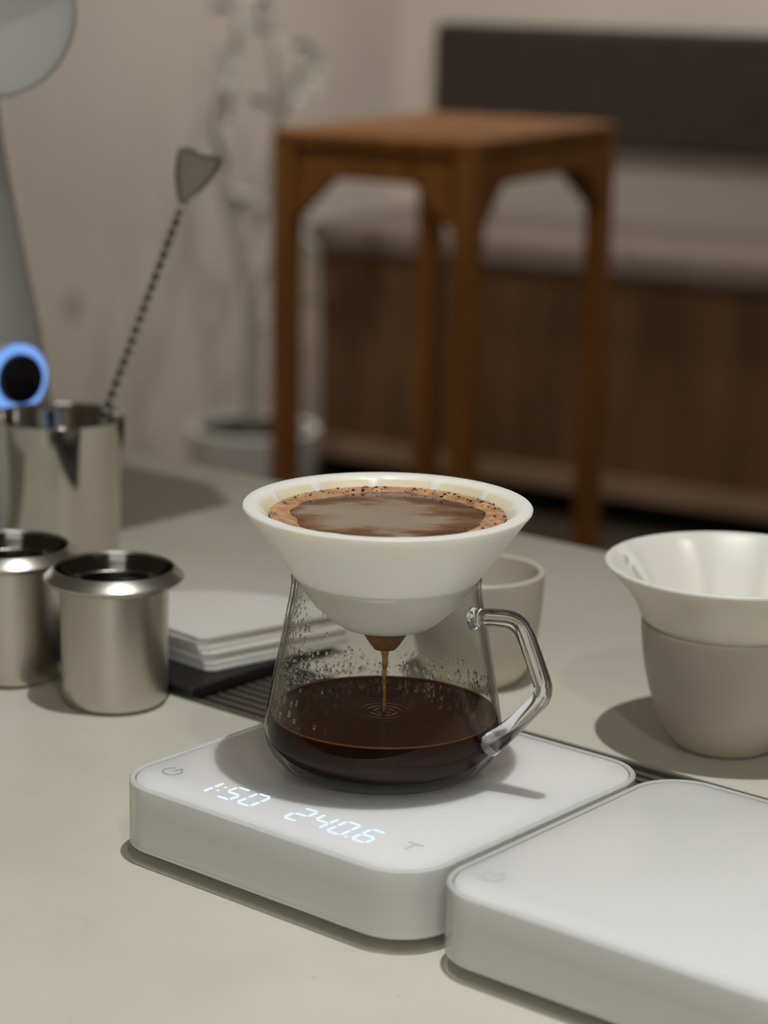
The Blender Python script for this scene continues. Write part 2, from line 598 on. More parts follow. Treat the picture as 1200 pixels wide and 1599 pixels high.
# ------------------------------------------------------------------ scales
def seg_digit(bm, ch, x0, y0, w, h, t, slant):
    segs = {'0': 'abcdef', '1': 'bc', '2': 'abged', '4': 'fgbc', '5': 'afgcd', '6': 'afgedc'}[ch]
    g = t * 0.35
    def quad(p, q):
        p, q = Vector(p), Vector(q)
        d = (q - p).normalized()
        n = Vector((-d.y, d.x)) * t / 2
        p, q = p + d * g, q - d * g
        pts = [p, p + d * t / 2 + n, q - d * t / 2 + n, q, q - d * t / 2 - n, p + d * t / 2 - n]
        vs = [bm.verts.new((x0 + c.x + slant * c.y, y0 + c.y, 0)) for c in pts]
        bm.faces.new(vs)
    m = h / 2
    E = {'a': ((0, h), (w, h)), 'b': ((w, m), (w, h)), 'c': ((w, 0), (w, m)), 'd': ((0, 0), (w, 0)),
         'e': ((0, 0), (0, m)), 'f': ((0, m), (0, h)), 'g': ((0, m), (w, m))}
    for s in segs:
        quad(*E[s])

def solid_from_flat(bm, th):
    r = bmesh.ops.extrude_face_region(bm, geom=bm.faces[:])
    vs = [e for e in r['geom'] if isinstance(e, bmesh.types.BMVert)]
    bmesh.ops.translate(bm, verts=vs, vec=(0, 0, th))
    return bm

def icon_power(r=0.0040, t=0.0006):
    bm = bmesh.new()
    n = 40
    a0, a1 = math.radians(90 + 38), math.radians(90 + 360 - 10)
    pv = None
    for k in range(n + 1):
        a = a0 + (a1 - a0) * k / n
        v = [bm.verts.new((rr * math.cos(a), rr * math.sin(a), 0)) for rr in (r - t / 2, r + t / 2)]
        if pv:
            bm.faces.new((pv[0], pv[1], v[1], v[0]))
        pv = v
    vs = [bm.verts.new(c) for c in ((-t / 2, 0.0002, 0), (t / 2, 0.0002, 0), (t / 2, r * 1.25, 0), (-t / 2, r * 1.25, 0))]
    bm.faces.new(vs)
    return solid_from_flat(bm, 0.00012)

def make_scale(cx, cy, yaw, label, lit):
    s = thing('coffee_scale', label, 'scale', (cx, cy, 0), yaw, 'white coffee scales on the counter')
    H, R, T = 0.080, 0.0225, 0.0024
    zb, zt = 0.0062, 0.0330
    # clear acrylic shell: walls with thickness, no top
    o_ = rrect(H, H, R); o2 = rrect(H - 0.0006, H - 0.0006, R - 0.0006)
    i_ = rrect(H - T, H - T, R - T)
    bm = stack_loops([(o_, zb), (o_, zt - 0.0006), (o2, zt), (rrect(H - T + .0004, H - T + .0004, R - T + .0004), zt), (i_, zt - 0.0004), (i_, zb)], closed=True)
    obj('clear_shell', bm, M['acrylic'], s, smooth=True)
    e = 0.0003
    c1 = rrect(H - T - e, H - T - e, R - T - e)
    c2 = rrect(H - T - 0.0007, H - T - 0.0007, R - T - 0.0007)
    bm = stack_loops([(c2, zb), (c1, zb + 0.0012), (c1, 0.0193), (c2, 0.0196)])
    obj('lower_body', bm, M['white_plastic'], s, smooth=True)
    p2 = rrect(H - T - 0.0016, H - T - 0.0016, R - T - 0.0016)
    bm = stack_loops([(c2, 0.0197), (c1, 0.0200), (c1, zt - 0.0012), (c2, zt - 0.0004), (p2, zt)])
    top = obj('weighing_plate', bm, M['white_top'], s, smooth=True)
    for sx in (-1, 1):
        for sy in (-1, 1):
            obj('foot', lathe([(0, 0), (0.009, 0), (0.0095, 0.001), (0.0095, zb), (0, zb)], 24), M['foot_rubber'], s,
                (sx * 0.052, sy * 0.052, 0), smooth=True)
    zi = zt + 0.00002
    ic = obj('power_icon', icon_power(), M['icon'] if lit else M['icon_faint'], top, (-0.0646, -0.0575, zi), -0.18)
    ic['label'] = 'grey printed power symbol'
    if lit:
        bm = bmesh.new()
        h, w, t = 0.0128, 0.0068, 0.0013
        y = -0.0647
        sl = 0.0
        seg_digit(bm, '1', -0.0483, y, w, h, t, sl)
        seg_digit(bm, '5', -0.0342, y, w, h, t, sl)
        seg_digit(bm, '0', -0.0234, y, w, h, t, sl)
        for yy in (0.0042, 0.0088):
            vs = [bm.verts.new((-0.0383 + a, y + yy + b, 0)) for a, b in ((0, 0), (.0010, 0), (.0010, .0010), (0, .0010))]
            bm.faces.new(vs)
        d1 = obj('time_display', solid_from_flat(bm, 0.0001), M['led'], top, (0, 0.0005, zi), 0.03)
        d1['label'] = 'glowing blue-white digits reading 1:50'
        bm = bmesh.new()
        y = -0.0642
        seg_digit(bm, '2', 0.0010, y, w, h, t, sl)
        seg_digit(bm, '4', 0.0118, y, w, h, t, sl)
        seg_digit(bm, '0', 0.0226, y, w, h, t, sl)
        seg_digit(bm, '6', 0.0348, y, w, h, t, sl)
        vs = [bm.verts.new((0.0316 + a, y - 0.0003 + b, 0)) for a, b in ((0, 0), (.0011, 0), (.0011, .0011), (0, .0011))]
        bm.faces.new(vs)
        d2 = obj('weight_display', solid_from_flat(bm, 0.0001), M['led'], top, (0, 0, zi), 0.03)
        d2['label'] = 'glowing blue-white digits reading 240.6'
        bm = bmesh.new()
        for q in ((-0.0035, 0.0035, 0.0030, 0.0036), (-0.0003, 0.0003, -0.0036, 0.0030)):
            vs = [bm.verts.new((x, y_, 0)) for x, y_ in ((q[0], q[2]), (q[1], q[2]), (q[1], q[3]), (q[0], q[3]))]
            bm.faces.new(vs)
        tt = obj('tare_icon', solid_from_flat(bm, 0.00012), M['icon_faint'], top, (0.0585, -0.0540, zi))
        tt['label'] = 'faint grey printed letter T'
    return s

S1 = make_scale(0.00226, 0.89779, -0.69663, 'white coffee scale with lit display reading 1:50 and 240.6 under the glass server', True)
S2 = make_scale(0.12866, 0.79473, -0.69075, 'white coffee scale with blank display and empty top, nearest the lower right corner', False)

# ------------------------------------------------------------------ glass server, coffee, dripper
CX, CY = 0.00149, 0.90897
SZ = 0.0332
sv = thing('glass_server', 'clear glass coffee server with angular handle standing on the lit scale', 'server', (CX, CY, SZ))
# outer profile (r, z above the scale top)
op = spline([(0.0355, 0.0), (0.0400, 0.0012), (0.0445, 0.0050), (0.0475, 0.0095), (0.0489, 0.0140), (0.0488, 0.0190)], 5)
op += spline([(0.0480, 0.0240), (0.0458, 0.0370), (0.0430, 0.0520), (0.0408, 0.0640), (0.0391, 0.0730), (0.0386, 0.0785)], 4)
rim = [(0.0387, 0.0803), (0.0381, 0.0812), (0.0373, 0.0808)]
wall_t = 0.0014
ip = [(max(r - wall_t * (1.0 if z > 0.012 else 1.0 + (0.012 - z) / 0.012), 0.001), max(z, 0.0034) if z < 0.0034 else z) for r, z in op]
ip = [(r, z if z > 0.012 else 0.0032 + (z / 0.012) * 0.0088) for r, z in ip]
prof = [(0, 0.0006), (0.030, 0.0006)] + op + rim + ip[::-1] + [(0, 0.0032)]
vs_ = obj('vessel', lathe(prof, 128), M['glass'], sv, smooth=True)
# handle in a vertical plane turned towards the camera
th = math.radians(-30)
hd = Vector((math.cos(th), math.sin(th), 0))
hp = [(0.0388, 0.0688), (0.0402, 0.0690), (0.0420, 0.0695), (0.0480, 0.0706), (0.0560, 0.0712), (0.0598, 0.0702), (0.0628, 0.0672), (0.0660, 0.0610), (0.0712, 0.0490),
      (0.0722, 0.0455), (0.0715, 0.0420), (0.0690, 0.0380), (0.0600, 0.0280), (0.0488, 0.0168)]
pth = [hd * r + Vector((0, 0, z)) for r, z in hp]
pth = [Vector(p) for p in spline([tuple(p) for p in pth], 5)]
rad = [0.0037] * len(pth)
for k, v in enumerate((0.0012, 0.0024, 0.0034, 0.0042, 0.0047, 0.0049, 0.0049, 0.0047, 0.0045, 0.0042, 0.0040, 0.0038)):
    rad[k] = v
for k, v in enumerate((0.0046, 0.0047, 0.0046, 0.0043, 0.0040, 0.0038)):
    rad[-1 - k] = v
obj('handle', tube(pth, rad, 24), M['solid_glass'], sv, smooth=True)
# condensation on the inner wall
rng = random.Random(7)
def wall_r(z):
    for (r0, z0), (r1, z1) in zip(op[:-1], op[1:]):
        if z0 <= z <= z1:
            return r0 + (r1 - r0) * (z - z0) / (z1 - z0)
    return 0.04
vs_.data.materials.append(M['glass_wet'])
for p_ in vs_.data.polygons:            # the inside of the wall that the coffee wets has no air gap to reflect
    c_ = p_.center
    if 0.002 < c_.z < 0.0226 and math.hypot(c_.x, c_.y) < wall_r(c_.z) - 0.0007:
        p_.material_index = 1
bm = bmesh.new()
for k in range(1500):
    z = 0.0250 + 0.046 * rng.random() ** 1.5
    if rng.random() < 0.66:
        a = math.radians(rng.gauss(158, 26))
    else:
        a = math.radians(rng.uniform(5, 175))
        z = 0.0245 + 0.012 * rng.random() ** 2
    r = wall_r(z) - wall_t - 0.00002
    s = 0.00015 + 0.0006 * rng.random() ** 3
    if z < 0.036:
        s *= 1.35
    c = Vector((r * math.cos(a), r * math.sin(a), z))
    nrm = Vector((-math.cos(a), -math.sin(a), 0))
    tz = Vector((0, 0, 1)); tx = tz.cross(nrm)
    st = 1.0 + rng.random() * 1.2
    ring = [bm.verts.new(c + (tx * math.cos(q) + tz * math.sin(q) * st) * s) for q in [2 * PI * i / 6 for i in range(6)]]
    r2 = [bm.verts.new(c + nrm * s * 0.5 + (tx * math.cos(q) + tz * math.sin(q) * st) * s * 0.7) for q in [2 * PI * i / 6 for i in range(6)]]
    tip = bm.verts.new(c + nrm * s * 0.72)
    for i in range(6):
        j = (i + 1) % 6
        bm.faces.new((ring[i], ring[j], r2[j], r2[i]))
        bm.faces.new((r2[i], r2[j], tip))
    bm.faces.new(ring[::-1])
dp = obj('condensation_droplets', bm, M['droplet'], sv, smooth=True, kind='stuff')
dp['label'] = 'water droplets beaded on the inner glass wall'

cf = thing('brewed_coffee', 'dark brewed coffee filling the lower part of the glass server', 'coffee', (CX, CY, SZ))
LV = 0.0228
def in_r(z):
    for (r0, z0), (r1, z1) in zip(ip[:-1], ip[1:]):
        if z0 <= z <= z1:
            return r0 + (r1 - r0) * (z - z0) / (z1 - z0)
    return ip[0][0]
cp = [(0, 0.0036), (0.028, 0.0036)]
for k in range(14):
    z = 0.0040 + (LV - 0.0040) * k / 13
    cp.append((in_r(z) - 0.0002, z))
cp.append((cp[-1][0] - 0.0004, LV))
rt_ = cp[-1][0]
obj('liquid', lathe(cp, 96), M['coffee_side'], cf, smooth=True)
cp = []
for k in range(0, 60):
    r = rt_ * (1 - k / 60)
    amp = 0.00022 * math.exp(-r / 0.009)
    cp.append((r, LV + amp * math.cos(r * 2 * PI / 0.0032)))
cp.append((0, LV))
sf_ = obj('liquid_surface', lathe(cp, 96), M['coffee'], cf, smooth=True)
sf_['label'] = 'rippled dark coffee surface'
mr = in_r(LV) - 0.0007
obj('liquid_edge', lathe([(mr + 0.0005 * math.cos(a), LV + 0.0002 + 0.0004 * math.sin(a)) for a in [2 * PI * i / 8 for i in range(8)]], 96, closed=True),
    M['meniscus'], cf, smooth=True)

# dripper on the server: cone with a thick fluted inside
def dripper(name, label, loc, outer, inner, ribs, group, rotz=0.0, print_mark=False):
    d = thing(name, label, 'dripper', loc, rotz, group)
    n_o = len(outer)
    def mod(t, i):
        if i < n_o:
            return 1.0
        k = min(1.0, (i - n_o) / 2.0)
        return 1.0 - ribs[1] * k * (0.5 + 0.5 * math.cos(ribs[0] * t)) ** ribs[2]
    obj('cone', lathe(outer + inner, 180, closed=True, mod=mod), M['ceramic'], d, smooth=True)
    return d

# heights are above the seat on the rim of the vessel below
def z_(z): return z - 0.1145
outer1 = [(0.0170, z_(0.0935)), (0.0190, z_(0.0938)), (0.0225, z_(0.0962)), (0.0290, z_(0.1022)), (0.0345, z_(0.1092)), (0.0371, z_(0.1135)), (0.0389, z_(0.1158)),
          (0.0440, z_(0.1228)), (0.0510, z_(0.1324)), (0.0565, z_(0.1400)), (0.0583, z_(0.1422)), (0.0585, z_(0.1430)), (0.0580, z_(0.1436))]
inner1 = [(0.0545, z_(0.1437)), (0.0529, z_(0.1433)), (0.0515, z_(0.1418)), (0.0480, z_(0.1372)), (0.0400, z_(0.1262)), (0.0320, z_(0.1160)), (0.0240, z_(0.1060)), (0.0170, z_(0.0975))]
D1 = dripper('coffee_dripper', 'white ceramic cone dripper full of coffee on the glass server', (CX, CY, 0.1145), outer1, inner1, (12, 0.022, 7), 'white ceramic drippers', 0.12)

# paper filter lining the dripper, its wet tip below
pf = thing('paper_filter', 'wet cone paper filter lining the dripper on the glass server', 'filter', (CX, CY, 0.1145))
pin = [(0.0509, z_(0.1418)), (0.0472, z_(0.1372)), (0.0393, z_(0.1265)), (0.0313, z_(0.1163)), (0.0232, z_(0.1062)), (0.0165, z_(0.0980)), (0.0110, z_(0.0928))]
pout = [(r + 0.0003, z - 0.0003) for r, z in pin]
pin_b = [(r, z) for r, z in pin]
bm = lathe(pout[::-1] + [(0.0511, z_(0.14185))] + pin_b, 96, closed=True)
obj('cone_wall', bm, M['filter_paper'], pf, smooth=True)
bm = lathe([(0, z_(0.0824)), (0.0040, z_(0.0826)), (0.0056, z_(0.0846)), (0.0090, z_(0.0902)), (0.0106, z_(0.0930)), (0.0104, z_(0.0934)), (0, z_(0.0934))], 12)
bmesh.ops.scale(bm, vec=(1.08, 0.8, 1), verts=bm.verts)
tipo = obj('wet_tip', bm, M['wet_paper'], pf)
tipo['label'] = 'brown coffee-soaked tip of the paper'

# slurry with foam
def slurry_mat():
    m, nt, p = new_mat('coffee_slurry')
    N_ = nt.nodes.new
    tc = N_('ShaderNodeTexCoord')
    mp = N_('ShaderNodeMapping')
    mp.inputs['Scale'].default_value = (0.55, 1.0, 1)
    n = N_('ShaderNodeTexNoise')
    n.inputs['Scale'].default_value = 60
    n.inputs['Detail'].default_value = 5
    nt.links.new(tc.outputs['Object'], mp.inputs['Vector'])
    nt.links.new(mp.outputs['Vector'], n.inputs['Vector'])
    # pale middle: thin film plus room reflection painted into the colour, brown around
    ln = N_('ShaderNodeVectorMath')
    ln.operation = 'DISTANCE'
    ln.inputs[1].default_value = (-0.004, -0.004, 0)
    nt.links.new(tc.outputs['Object'], ln.inputs[0])
    sc_ = N_('ShaderNodeMath')
    sc_.operation = 'MULTIPLY_ADD'
    sc_.inputs[1].default_value = -14.0
    sc_.inputs[2].default_value = 0.42
    nt.links.new(ln.outputs['Value'], sc_.inputs[0])
    ad = N_('ShaderNodeMath')
    ad.operation = 'ADD'
    nt.links.new(sc_.outputs[0], ad.inputs[0])
    nt.links.new(n.outputs['Fac'], ad.inputs[1])
    r = N_('ShaderNodeValToRGB')
    e = r.color_ramp.elements
    e[0].position = 0.36; e[0].color = (0.11, 0.038, 0.014, 1)
    e[1].position = 0.72; e[1].color = (0.36, 0.285, 0.215, 1)
    k = e.new(0.50); k.color = (0.22, 0.115, 0.060, 1)
    k = e.new(0.58); k.color = (0.33, 0.235, 0.160, 1)
    nt.links.new(ad.outputs[0], r.inputs['Fac'])
    nt.links.new(r.outputs['Color'], p.inputs['Base Color'])
    p.inputs['Roughness'].default_value = 0.14
    return m
M['slurry'] = slurry_mat()
SLZ = 0.1388
sl = thing('coffee_slurry', 'brown brewing coffee with tan foam ring filling the white dripper', 'coffee', (CX, CY, SLZ))
sr = 0.0483
obj('liquid', lathe([(0, -0.012), (sr - 0.0115, -0.012), (sr - 0.0003, 0.0), (0.02, 0.0), (0, 0)], 96), M['slurry'], sl, smooth=True)
rng = random.Random(3)
# foam: lumpy ring, wider at the back
bm = bmesh.new()
N, K = 220, 9
rows = []
ph = [rng.random() * 6.28 for _ in range(6)]
for i in range(N):
    t = 2 * PI * i / N
    wd = 0.0078 + 0.0018 * math.sin(2 * t + ph[0]) + 0.0014 * math.sin(5 * t + ph[1]) + 0.0007 * math.sin(11 * t + ph[2]) + 0.0022 * max(0, math.sin(t))
    row = []
    for k in range(K + 1):
        q = k / K
        r = sr - 0.0006 - wd * q
        h = 0.0011 * (math.sin(PI * min(1, q * 0.9 + 0.25)) ** 0.7 if q < 1 else 0) + rng.uniform(-1, 1) * 0.00012
        if k == K:
            h = -0.0002
        row.append(bm.verts.new((r * math.cos(t), r * math.sin(t), h)))
    rows.append(row)
for i in range(N):
    a, b = rows[i], rows[(i + 1) % N]
    for k in range(K):
        bm.faces.new((a[k], b[k], b[k + 1], a[k + 1]))
fo = obj('foam', bm, M['foam'], sl, smooth=True)
fo['label'] = 'tan bubbly foam ring'
bm = bmesh.new()
for k in range(150):
    t = rng.gauss(PI / 2, 0.9) if rng.random() < 0.7 else rng.random() * 2 * PI
    if rng.random() < 0.35:
        t = math.radians(rng.choice((38, 52, 75, 100, 118, 20))) + rng.gauss(0, 0.05)
    r = sr - 0.0012 - abs(rng.gauss(0, 0.0042))
    s = 0.00018 + 0.00055 * rng.random() ** 2.5
    bmesh.ops.create_icosphere(bm, subdivisions=1, radius=s,
                               matrix=Matrix.Translation((r * math.cos(t), r * math.sin(t), 0.0011)) @ Matrix.Diagonal((1.3, 1, .7, 1)))
gr = obj('loose_grounds', bm, M['grounds'], sl, kind='stuff')
gr['label'] = 'dark coffee grounds scattered on the foam'

# falling stream of coffee
zs0, zs1 = 0.0825, SZ + LV
bm = tube(spline([(0.0, 0.0, 0.0), (0.0001, 0, -0.006), (-0.0002, 0, -0.013), (0.0002, 0, -0.019), (0.0, 0.0, zs1 - zs0 + 0.0001)], 6),
          [0.0017 - 0.0010 * min(1, i / 12) + 0.00015 * math.sin(i * 1.3) for i in range(25)], 12)
st = obj('coffee_stream', bm, M['stream'], None, (CX, CY, zs0 + Z0), smooth=True)
tag(st, 'thin amber stream of coffee dripping from the filter tip into the server', 'coffee')

# ------------------------------------------------------------------ dripper on cup at the right, cream cup behind
def cup(label, loc, prof_o, thick, mat, floor_t=0.004):
    inn = []
    for r, z in prof_o[::-1]:
        if z > floor_t + 0.001:
            inn.append((max(r - thick, 0.002), z))
    inn.append((max(inn[-1][0] - 0.004, 0.001), floor_t))
    top_r, top_z = prof_o[-1]
    pr = [(0, 0.0006), (prof_o[0][0] * 0.8, 0.0006)] + prof_o + [(top_r - thick * 0.25, top_z + thick * 0.3), (top_r - thick * 0.75, top_z + thick * 0.3)] + inn + [(0, floor_t)]
    o = obj('ceramic_cup', lathe(pr, 96), mat, None, (loc[0], loc[1], loc[2] + Z0), smooth=True)
    tag(o, label, 'cup')
    return o

RX, RYY = 0.1622, 1.0365
cpr = spline([(0.0190, 0.0), (0.0240, 0.0020), (0.0300, 0.0100), (0.0352, 0.0220), (0.0388, 0.0360), (0.0408, 0.0490), (0.0417, 0.0588)], 5)
cup('stone grey rounded ceramic cup holding the empty white dripper at right', (RX, RYY, 0), cpr, 0.0032, M['ceramic_cup'])
outer2 = [(0.0200, -0.0200), (0.0225, -0.0200), (0.0300, -0.0125), (0.0365, -0.0040), (0.0384, -0.0010), (0.0415, 0.0016), (0.0424, 0.0030), (0.0440, 0.0072),
          (0.0478, 0.0140), (0.0535, 0.0205), (0.0585, 0.0255), (0.0597, 0.0270), (0.0595, 0.0278), (0.0589, 0.0282)]
inner2 = [(0.0578, 0.0281), (0.0565, 0.0272), (0.0540, 0.0248), (0.0470, 0.0165), (0.0415, 0.0085), (0.0350, -0.0010), (0.0270, -0.0110), (0.0200, -0.0180)]
D2 = dripper('coffee_dripper', 'empty white ceramic dripper with flared fluted rim on the stone grey cup', (RX, RYY, 0.0602), outer2, inner2, (8, 0.06, 6), 'white ceramic drippers', 0.25)
# small grey printed mark on the inside wall of that dripper
def in2(z):
    pts = inner2[::-1]
    for (r0, z0), (r1, z1) in zip(pts[:-1], pts[1:]):
        if z0 <= z <= z1:
            return r0 + (r1 - r0) * (z - z0) / (z1 - z0)
    return 0.05
bm = bmesh.new()
a0 = math.radians(158)
def patch(a_c, z_c, da, dz):
    vs = []
    for sa, sz in ((-1, -1), (1, -1), (1, 1), (-1, 1)):
        z = z_c + sz * dz
        a = a_c + sa * da
        r = in2(z) - 0.0022
        vs.append(bm.verts.new((r * math.cos(a), r * math.sin(a), z)))
    bm.faces.new(vs)
for k in range(7):
    zz = 0.0205 - k * 0.0013
    patch(a0, zz, 0.022 - 0.004 * (k % 2), 0.00033)
    patch(a0 + 0.012 * (1 if k % 2 else -1), zz - 0.00065, 0.006, 0.0003)
n = 16
for ri, ro in ((0.0011, 0.0016), (0.0, 0.0006)):
    for k in range(n):
        q0, q1 = 2 * PI * k / n, 2 * PI * (k + 1) / n
        vs = []
        for rr, q in ((ri, q0), (ro, q0), (ro, q1), (ri, q1)):
            z = 0.0243 + rr * math.sin(q) * 0.8
            a = a0 + rr * math.cos(q) / 0.052
            r = in2(z) - 0.0020
            vs.append((r * math.cos(a), r * math.sin(a), z))
        if ri == 0.0:
            vs = [vs[0], vs[1], vs[2]]
        bm.faces.new([bm.verts.new(v) for v in vs])
mk = obj('printed_mark', bm, M['icon'], D2, (0, 0, 0), -0.25)
mk['label'] = 'small grey round emblem and line of print'

cpr2 = spline([(0.0190, 0.0), (0.0225, 0.0014), (0.0275, 0.0090), (0.0308, 0.0200), (0.0328, 0.0340), (0.0338, 0.0470), (0.0341, 0.0572)], 5)
cup('small cream ceramic cup standing behind the glass server handle', (0.0475, 1.1294, 0), cpr2, 0.0030, M['ceramic_cream'])

# ------------------------------------------------------------------ steel dosing cups and tumbler
def dosing_cup(label, loc):
    t = thing('dosing_cup', label, 'cup', loc, 0.0, 'steel dosing cups')
    pr = [(0, 0.0012), (0.0150, 0.0012), (0.0185, 0.0)] + spline([(0.0205, 0.0), (0.0235, 0.0012), (0.0252, 0.0045), (0.0259, 0.0100)], 4) + \
         [(0.0263, 0.0585), (0.0263, 0.0592), (0.0256, 0.0596)]
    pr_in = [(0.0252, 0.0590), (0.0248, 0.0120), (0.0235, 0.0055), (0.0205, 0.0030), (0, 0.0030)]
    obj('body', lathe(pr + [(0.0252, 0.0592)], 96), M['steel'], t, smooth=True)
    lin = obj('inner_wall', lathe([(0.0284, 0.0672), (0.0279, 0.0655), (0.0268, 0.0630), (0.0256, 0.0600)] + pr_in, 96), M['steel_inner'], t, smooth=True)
    lin['label'] = 'inside of the steel cup with its shade painted in'
    col = [(0.0258, 0.0597), (0.0266, 0.0596), (0.0300, 0.0603), (0.0328, 0.0617), (0.0338, 0.0629), (0.0338, 0.0637), (0.0330, 0.0646), (0.0312, 0.0660),
           (0.0299, 0.0678), (0.0294, 0.0684), (0.0289, 0.0685), (0.0286, 0.0679), (0.0285, 0.0664), (0.0274, 0.0636), (0.0260, 0.0603)]
    obj('collar', lathe(col, 96, closed=True), M['steel'], t, smooth=True)
    return t
dosing_cup('short brushed steel dosing cup with flared collar beside the paper filter stack', (-0.1298, 1.0824, 0))
dosing_cup('short brushed steel dosing cup with flared collar at the left edge, before the tumbler', (-0.1862, 1.1205, 0))

TX, TY = -0.1922, 1.3382
pr = [(0, 0.0015), (0.0280, 0.0015), (0.0310, 0.0), (0.0335, 0.0008), (0.0345, 0.0030), (0.0388, 0.0885), (0.0391, 0.0896), (0.0388, 0.0903), (0.0383, 0.0900), (0.0381, 0.0890),
      (0.0338, 0.0050), (0.0320, 0.0030), (0, 0.0030)]
tb = obj('steel_tumbler', lathe(pr, 128), M['steel_polished'], None, (TX, TY, Z0), smooth=True)
tag(tb, 'tall polished steel tumbler holding the twisted bar spoon', 'tumbler')

# bar spoon leaning in the tumbler
sp = thing('bar_spoon', 'long twisted steel bar spoon with flat shovel end leaning in the tumbler', 'spoon', (-0.1975, 1.3480, 0.0034))
p0 = Vector((0, 0, 0.0015))
p1 = Vector((-0.1225 + 0.1975, 1.36 - 1.3480, 0.2095 - 0.0034))
path = [p0.lerp(p1, i / 220) for i in range(221)]
obj('twisted_shaft', tube(path, [0.0022 if i < 214 else 0.0022 - 0.0004 * (i - 214) / 6 for i in range(221)], 4, twist=0.23), M['steel_dark'], sp)
def sp_px(x, y):
    # outline of the blade in its own plane, metres
    k = 1.36 / 3630.0 * 1.005
    return ((x - 278) * k, (331 - y) * k)
outl = [(281, 331), (290, 318), (305, 308), (325, 287), (337, 268), (345, 252), (340, 248), (326, 247), (310, 245), (296, 236), (284, 234), (276, 237), (271, 255), (269, 280), (272, 305), (276, 322), (275.5, 331)]
pts = [sp_px(*q) for q in outl]
cxm = sum(p[0] for p in pts) / len(pts); cym = sum(p[1] for p in pts) / len(pts)
def dish(u, v):
    return 0.0035 * (1 - ((u - cxm) / 0.016) ** 2)
bm = bmesh.new()
rings = []
for f, off in ((1.0, -0.0005), (1.0, 0.0005), (0.82, 0.0005), (0.74, -0.0001)):
    rings.append([bm.verts.new((cxm + (u - cxm) * f, -off * 1.0 + (0.003 * (1 - f)), cym + (v - cym) * f)) for u, v in pts])
nn = len(pts)
for a_, b_ in zip(rings[:-1], rings[1:]):
    for k in range(nn):
        j = (k + 1) % nn
        bm.faces.new((a_[k], a_[j], b_[j], b_[k]))
bm.faces.new(rings[-1])
bm.faces.new(rings[0][::-1])
obj('shovel_blade', bm, M['steel_dark'], sp, tuple(p1), 0.0)

# ------------------------------------------------------------------ black tray with paper filter stack
tr = thing('filter_tray', 'low black tray under the stack of white paper filters', 'tray', cab(-0.766, 0.776) + (0.0006,), YAW)
bm = stack_loops([(rrect(0.0625, 0.0525, 0.002, 3), 0), (rrect(0.0625, 0.0525, 0.002, 3), 0.0042), (rrect(0.0615, 0.0515, 0.0015, 3), 0.0048)])
obj('plate', bm, M['black_tray'], tr, (-0.0625, 0.0525, 0))
rng = random.Random(11)
def filter_mesh(th_):
    Rf = 0.088
    pts = [(0.004, -0.0012), (0.0, 0.004)]
    a0, a1 = 0.0, math.radians(98)
    pts = []
    tipw = 0.0035
    pts += [(tipw, 0.0)]
    for k in range(19):
        a = a0 + (a1 - a0) * k / 18
        pts.append((Rf * math.cos(a), Rf * math.sin(a)))
    pts += [(tipw * math.cos(a1), tipw * math.sin(a1) + 0.0)]
    cxx, cyy = 0.035, 0.040
    sm = [(cxx + (x - cxx) * 0.986, cyy + (y - cyy) * 0.986) for x, y in pts]
    return stack_loops([(sm, 0), (pts, th_ * 0.3), (pts, th_ * 0.7), (sm, th_)])
NF = 7
fth = 0.0025
fm = None
for k in range(NF):
    z = 0.0055 + k * fth
    fr = k / (NF - 1)
    x = -0.0855 - 0.0050 * fr + rng.uniform(-.0009, .0009)
    y = 1.1125 + 0.0030 * fr + rng.uniform(-.0009, .0009)
    rz = math.radians(38 + rng.uniform(-1.2, 1.2))
    if fm is None:
        o = obj('paper_filter', filter_mesh(fth * 0.97), M['paper'], None, (x, y, z + Z0), rz)
        fm = o.data
    else:
        o = bpy.data.objects.new('paper_filter', fm)
        link(o)
        o.location = (x, y, z + Z0)
        o.rotation_euler = (0, 0, rz)
    if k == NF - 1:
        tag(o, 'topmost white paper filter of the stack on the black tray', 'filter', 'stacked paper filters on the tray')
    elif k == 0:
        tag(o, 'lowest white paper filter of the stack, lying directly on the black tray', 'filter', 'stacked paper filters on the tray')
    else:
        nth = ('', 'second', 'third', 'fourth', 'fifth', 'sixth', 'seventh', 'eighth')[k]
        tag(o, 'white paper filter in the stack, %s up from the black tray' % nth, 'filter', 'stacked paper filters on the tray')

# ------------------------------------------------------------------ white machine at the left edge
MX, MY = -0.335, 1.45
mc = thing('brewing_machine', 'pale grey brewing machine with round head and blue-lit knob at left edge', 'machine', (MX, MY, 0))
obj('column', lathe([(0, 0), (0.120, 0), (0.1225, 0.003), (0.1222, 0.05)] + spline([(0.1215, 0.07), (0.1150, 0.12), (0.1020, 0.19), (0.0915, 0.26), (0.0870, 0.34), (0.0860, 0.42)], 4) + [(0, 0.42)], 96),
    M['machine'], mc, smooth=True)
# round head facing the counter front
bm = bmesh.new()
hr = 0.050
lathe([(0, -0.045), (hr * 0.80, -0.045), (hr * 0.94, -0.040), (hr, -0.028), (hr, 0.028), (hr * 0.94, 0.040), (hr * 0.80, 0.045), (0, 0.045)], 72, bm=bm)
fn = Vector((0.25, -0.968, 0)).normalized()
bmesh.ops.transform(bm, matrix=fn.to_track_quat('Z', 'Y').to_matrix().to_4x4(), verts=bm.verts)
obj('round_head', bm, M['machine'], mc, (-0.2357 - MX, 1.365 - MY, 0.3224), smooth=True)
# rectangular top housing, aligned with the counter
hc = Vector((-0.044, 1.308))
w_a, w_b, zz = 0.37, 0.26, 0.42
pts = []
for a, b in ((0, 0), (-w_a, 0), (-w_a, -w_b), (0, -w_b)):
    q = hc + A * a + B * b
    pts.append((q.x - MX, q.y - MY))
obj('top_housing', extrude_poly(pts, zz, zz + 0.09), M['machine'], mc, bevel=0.006)
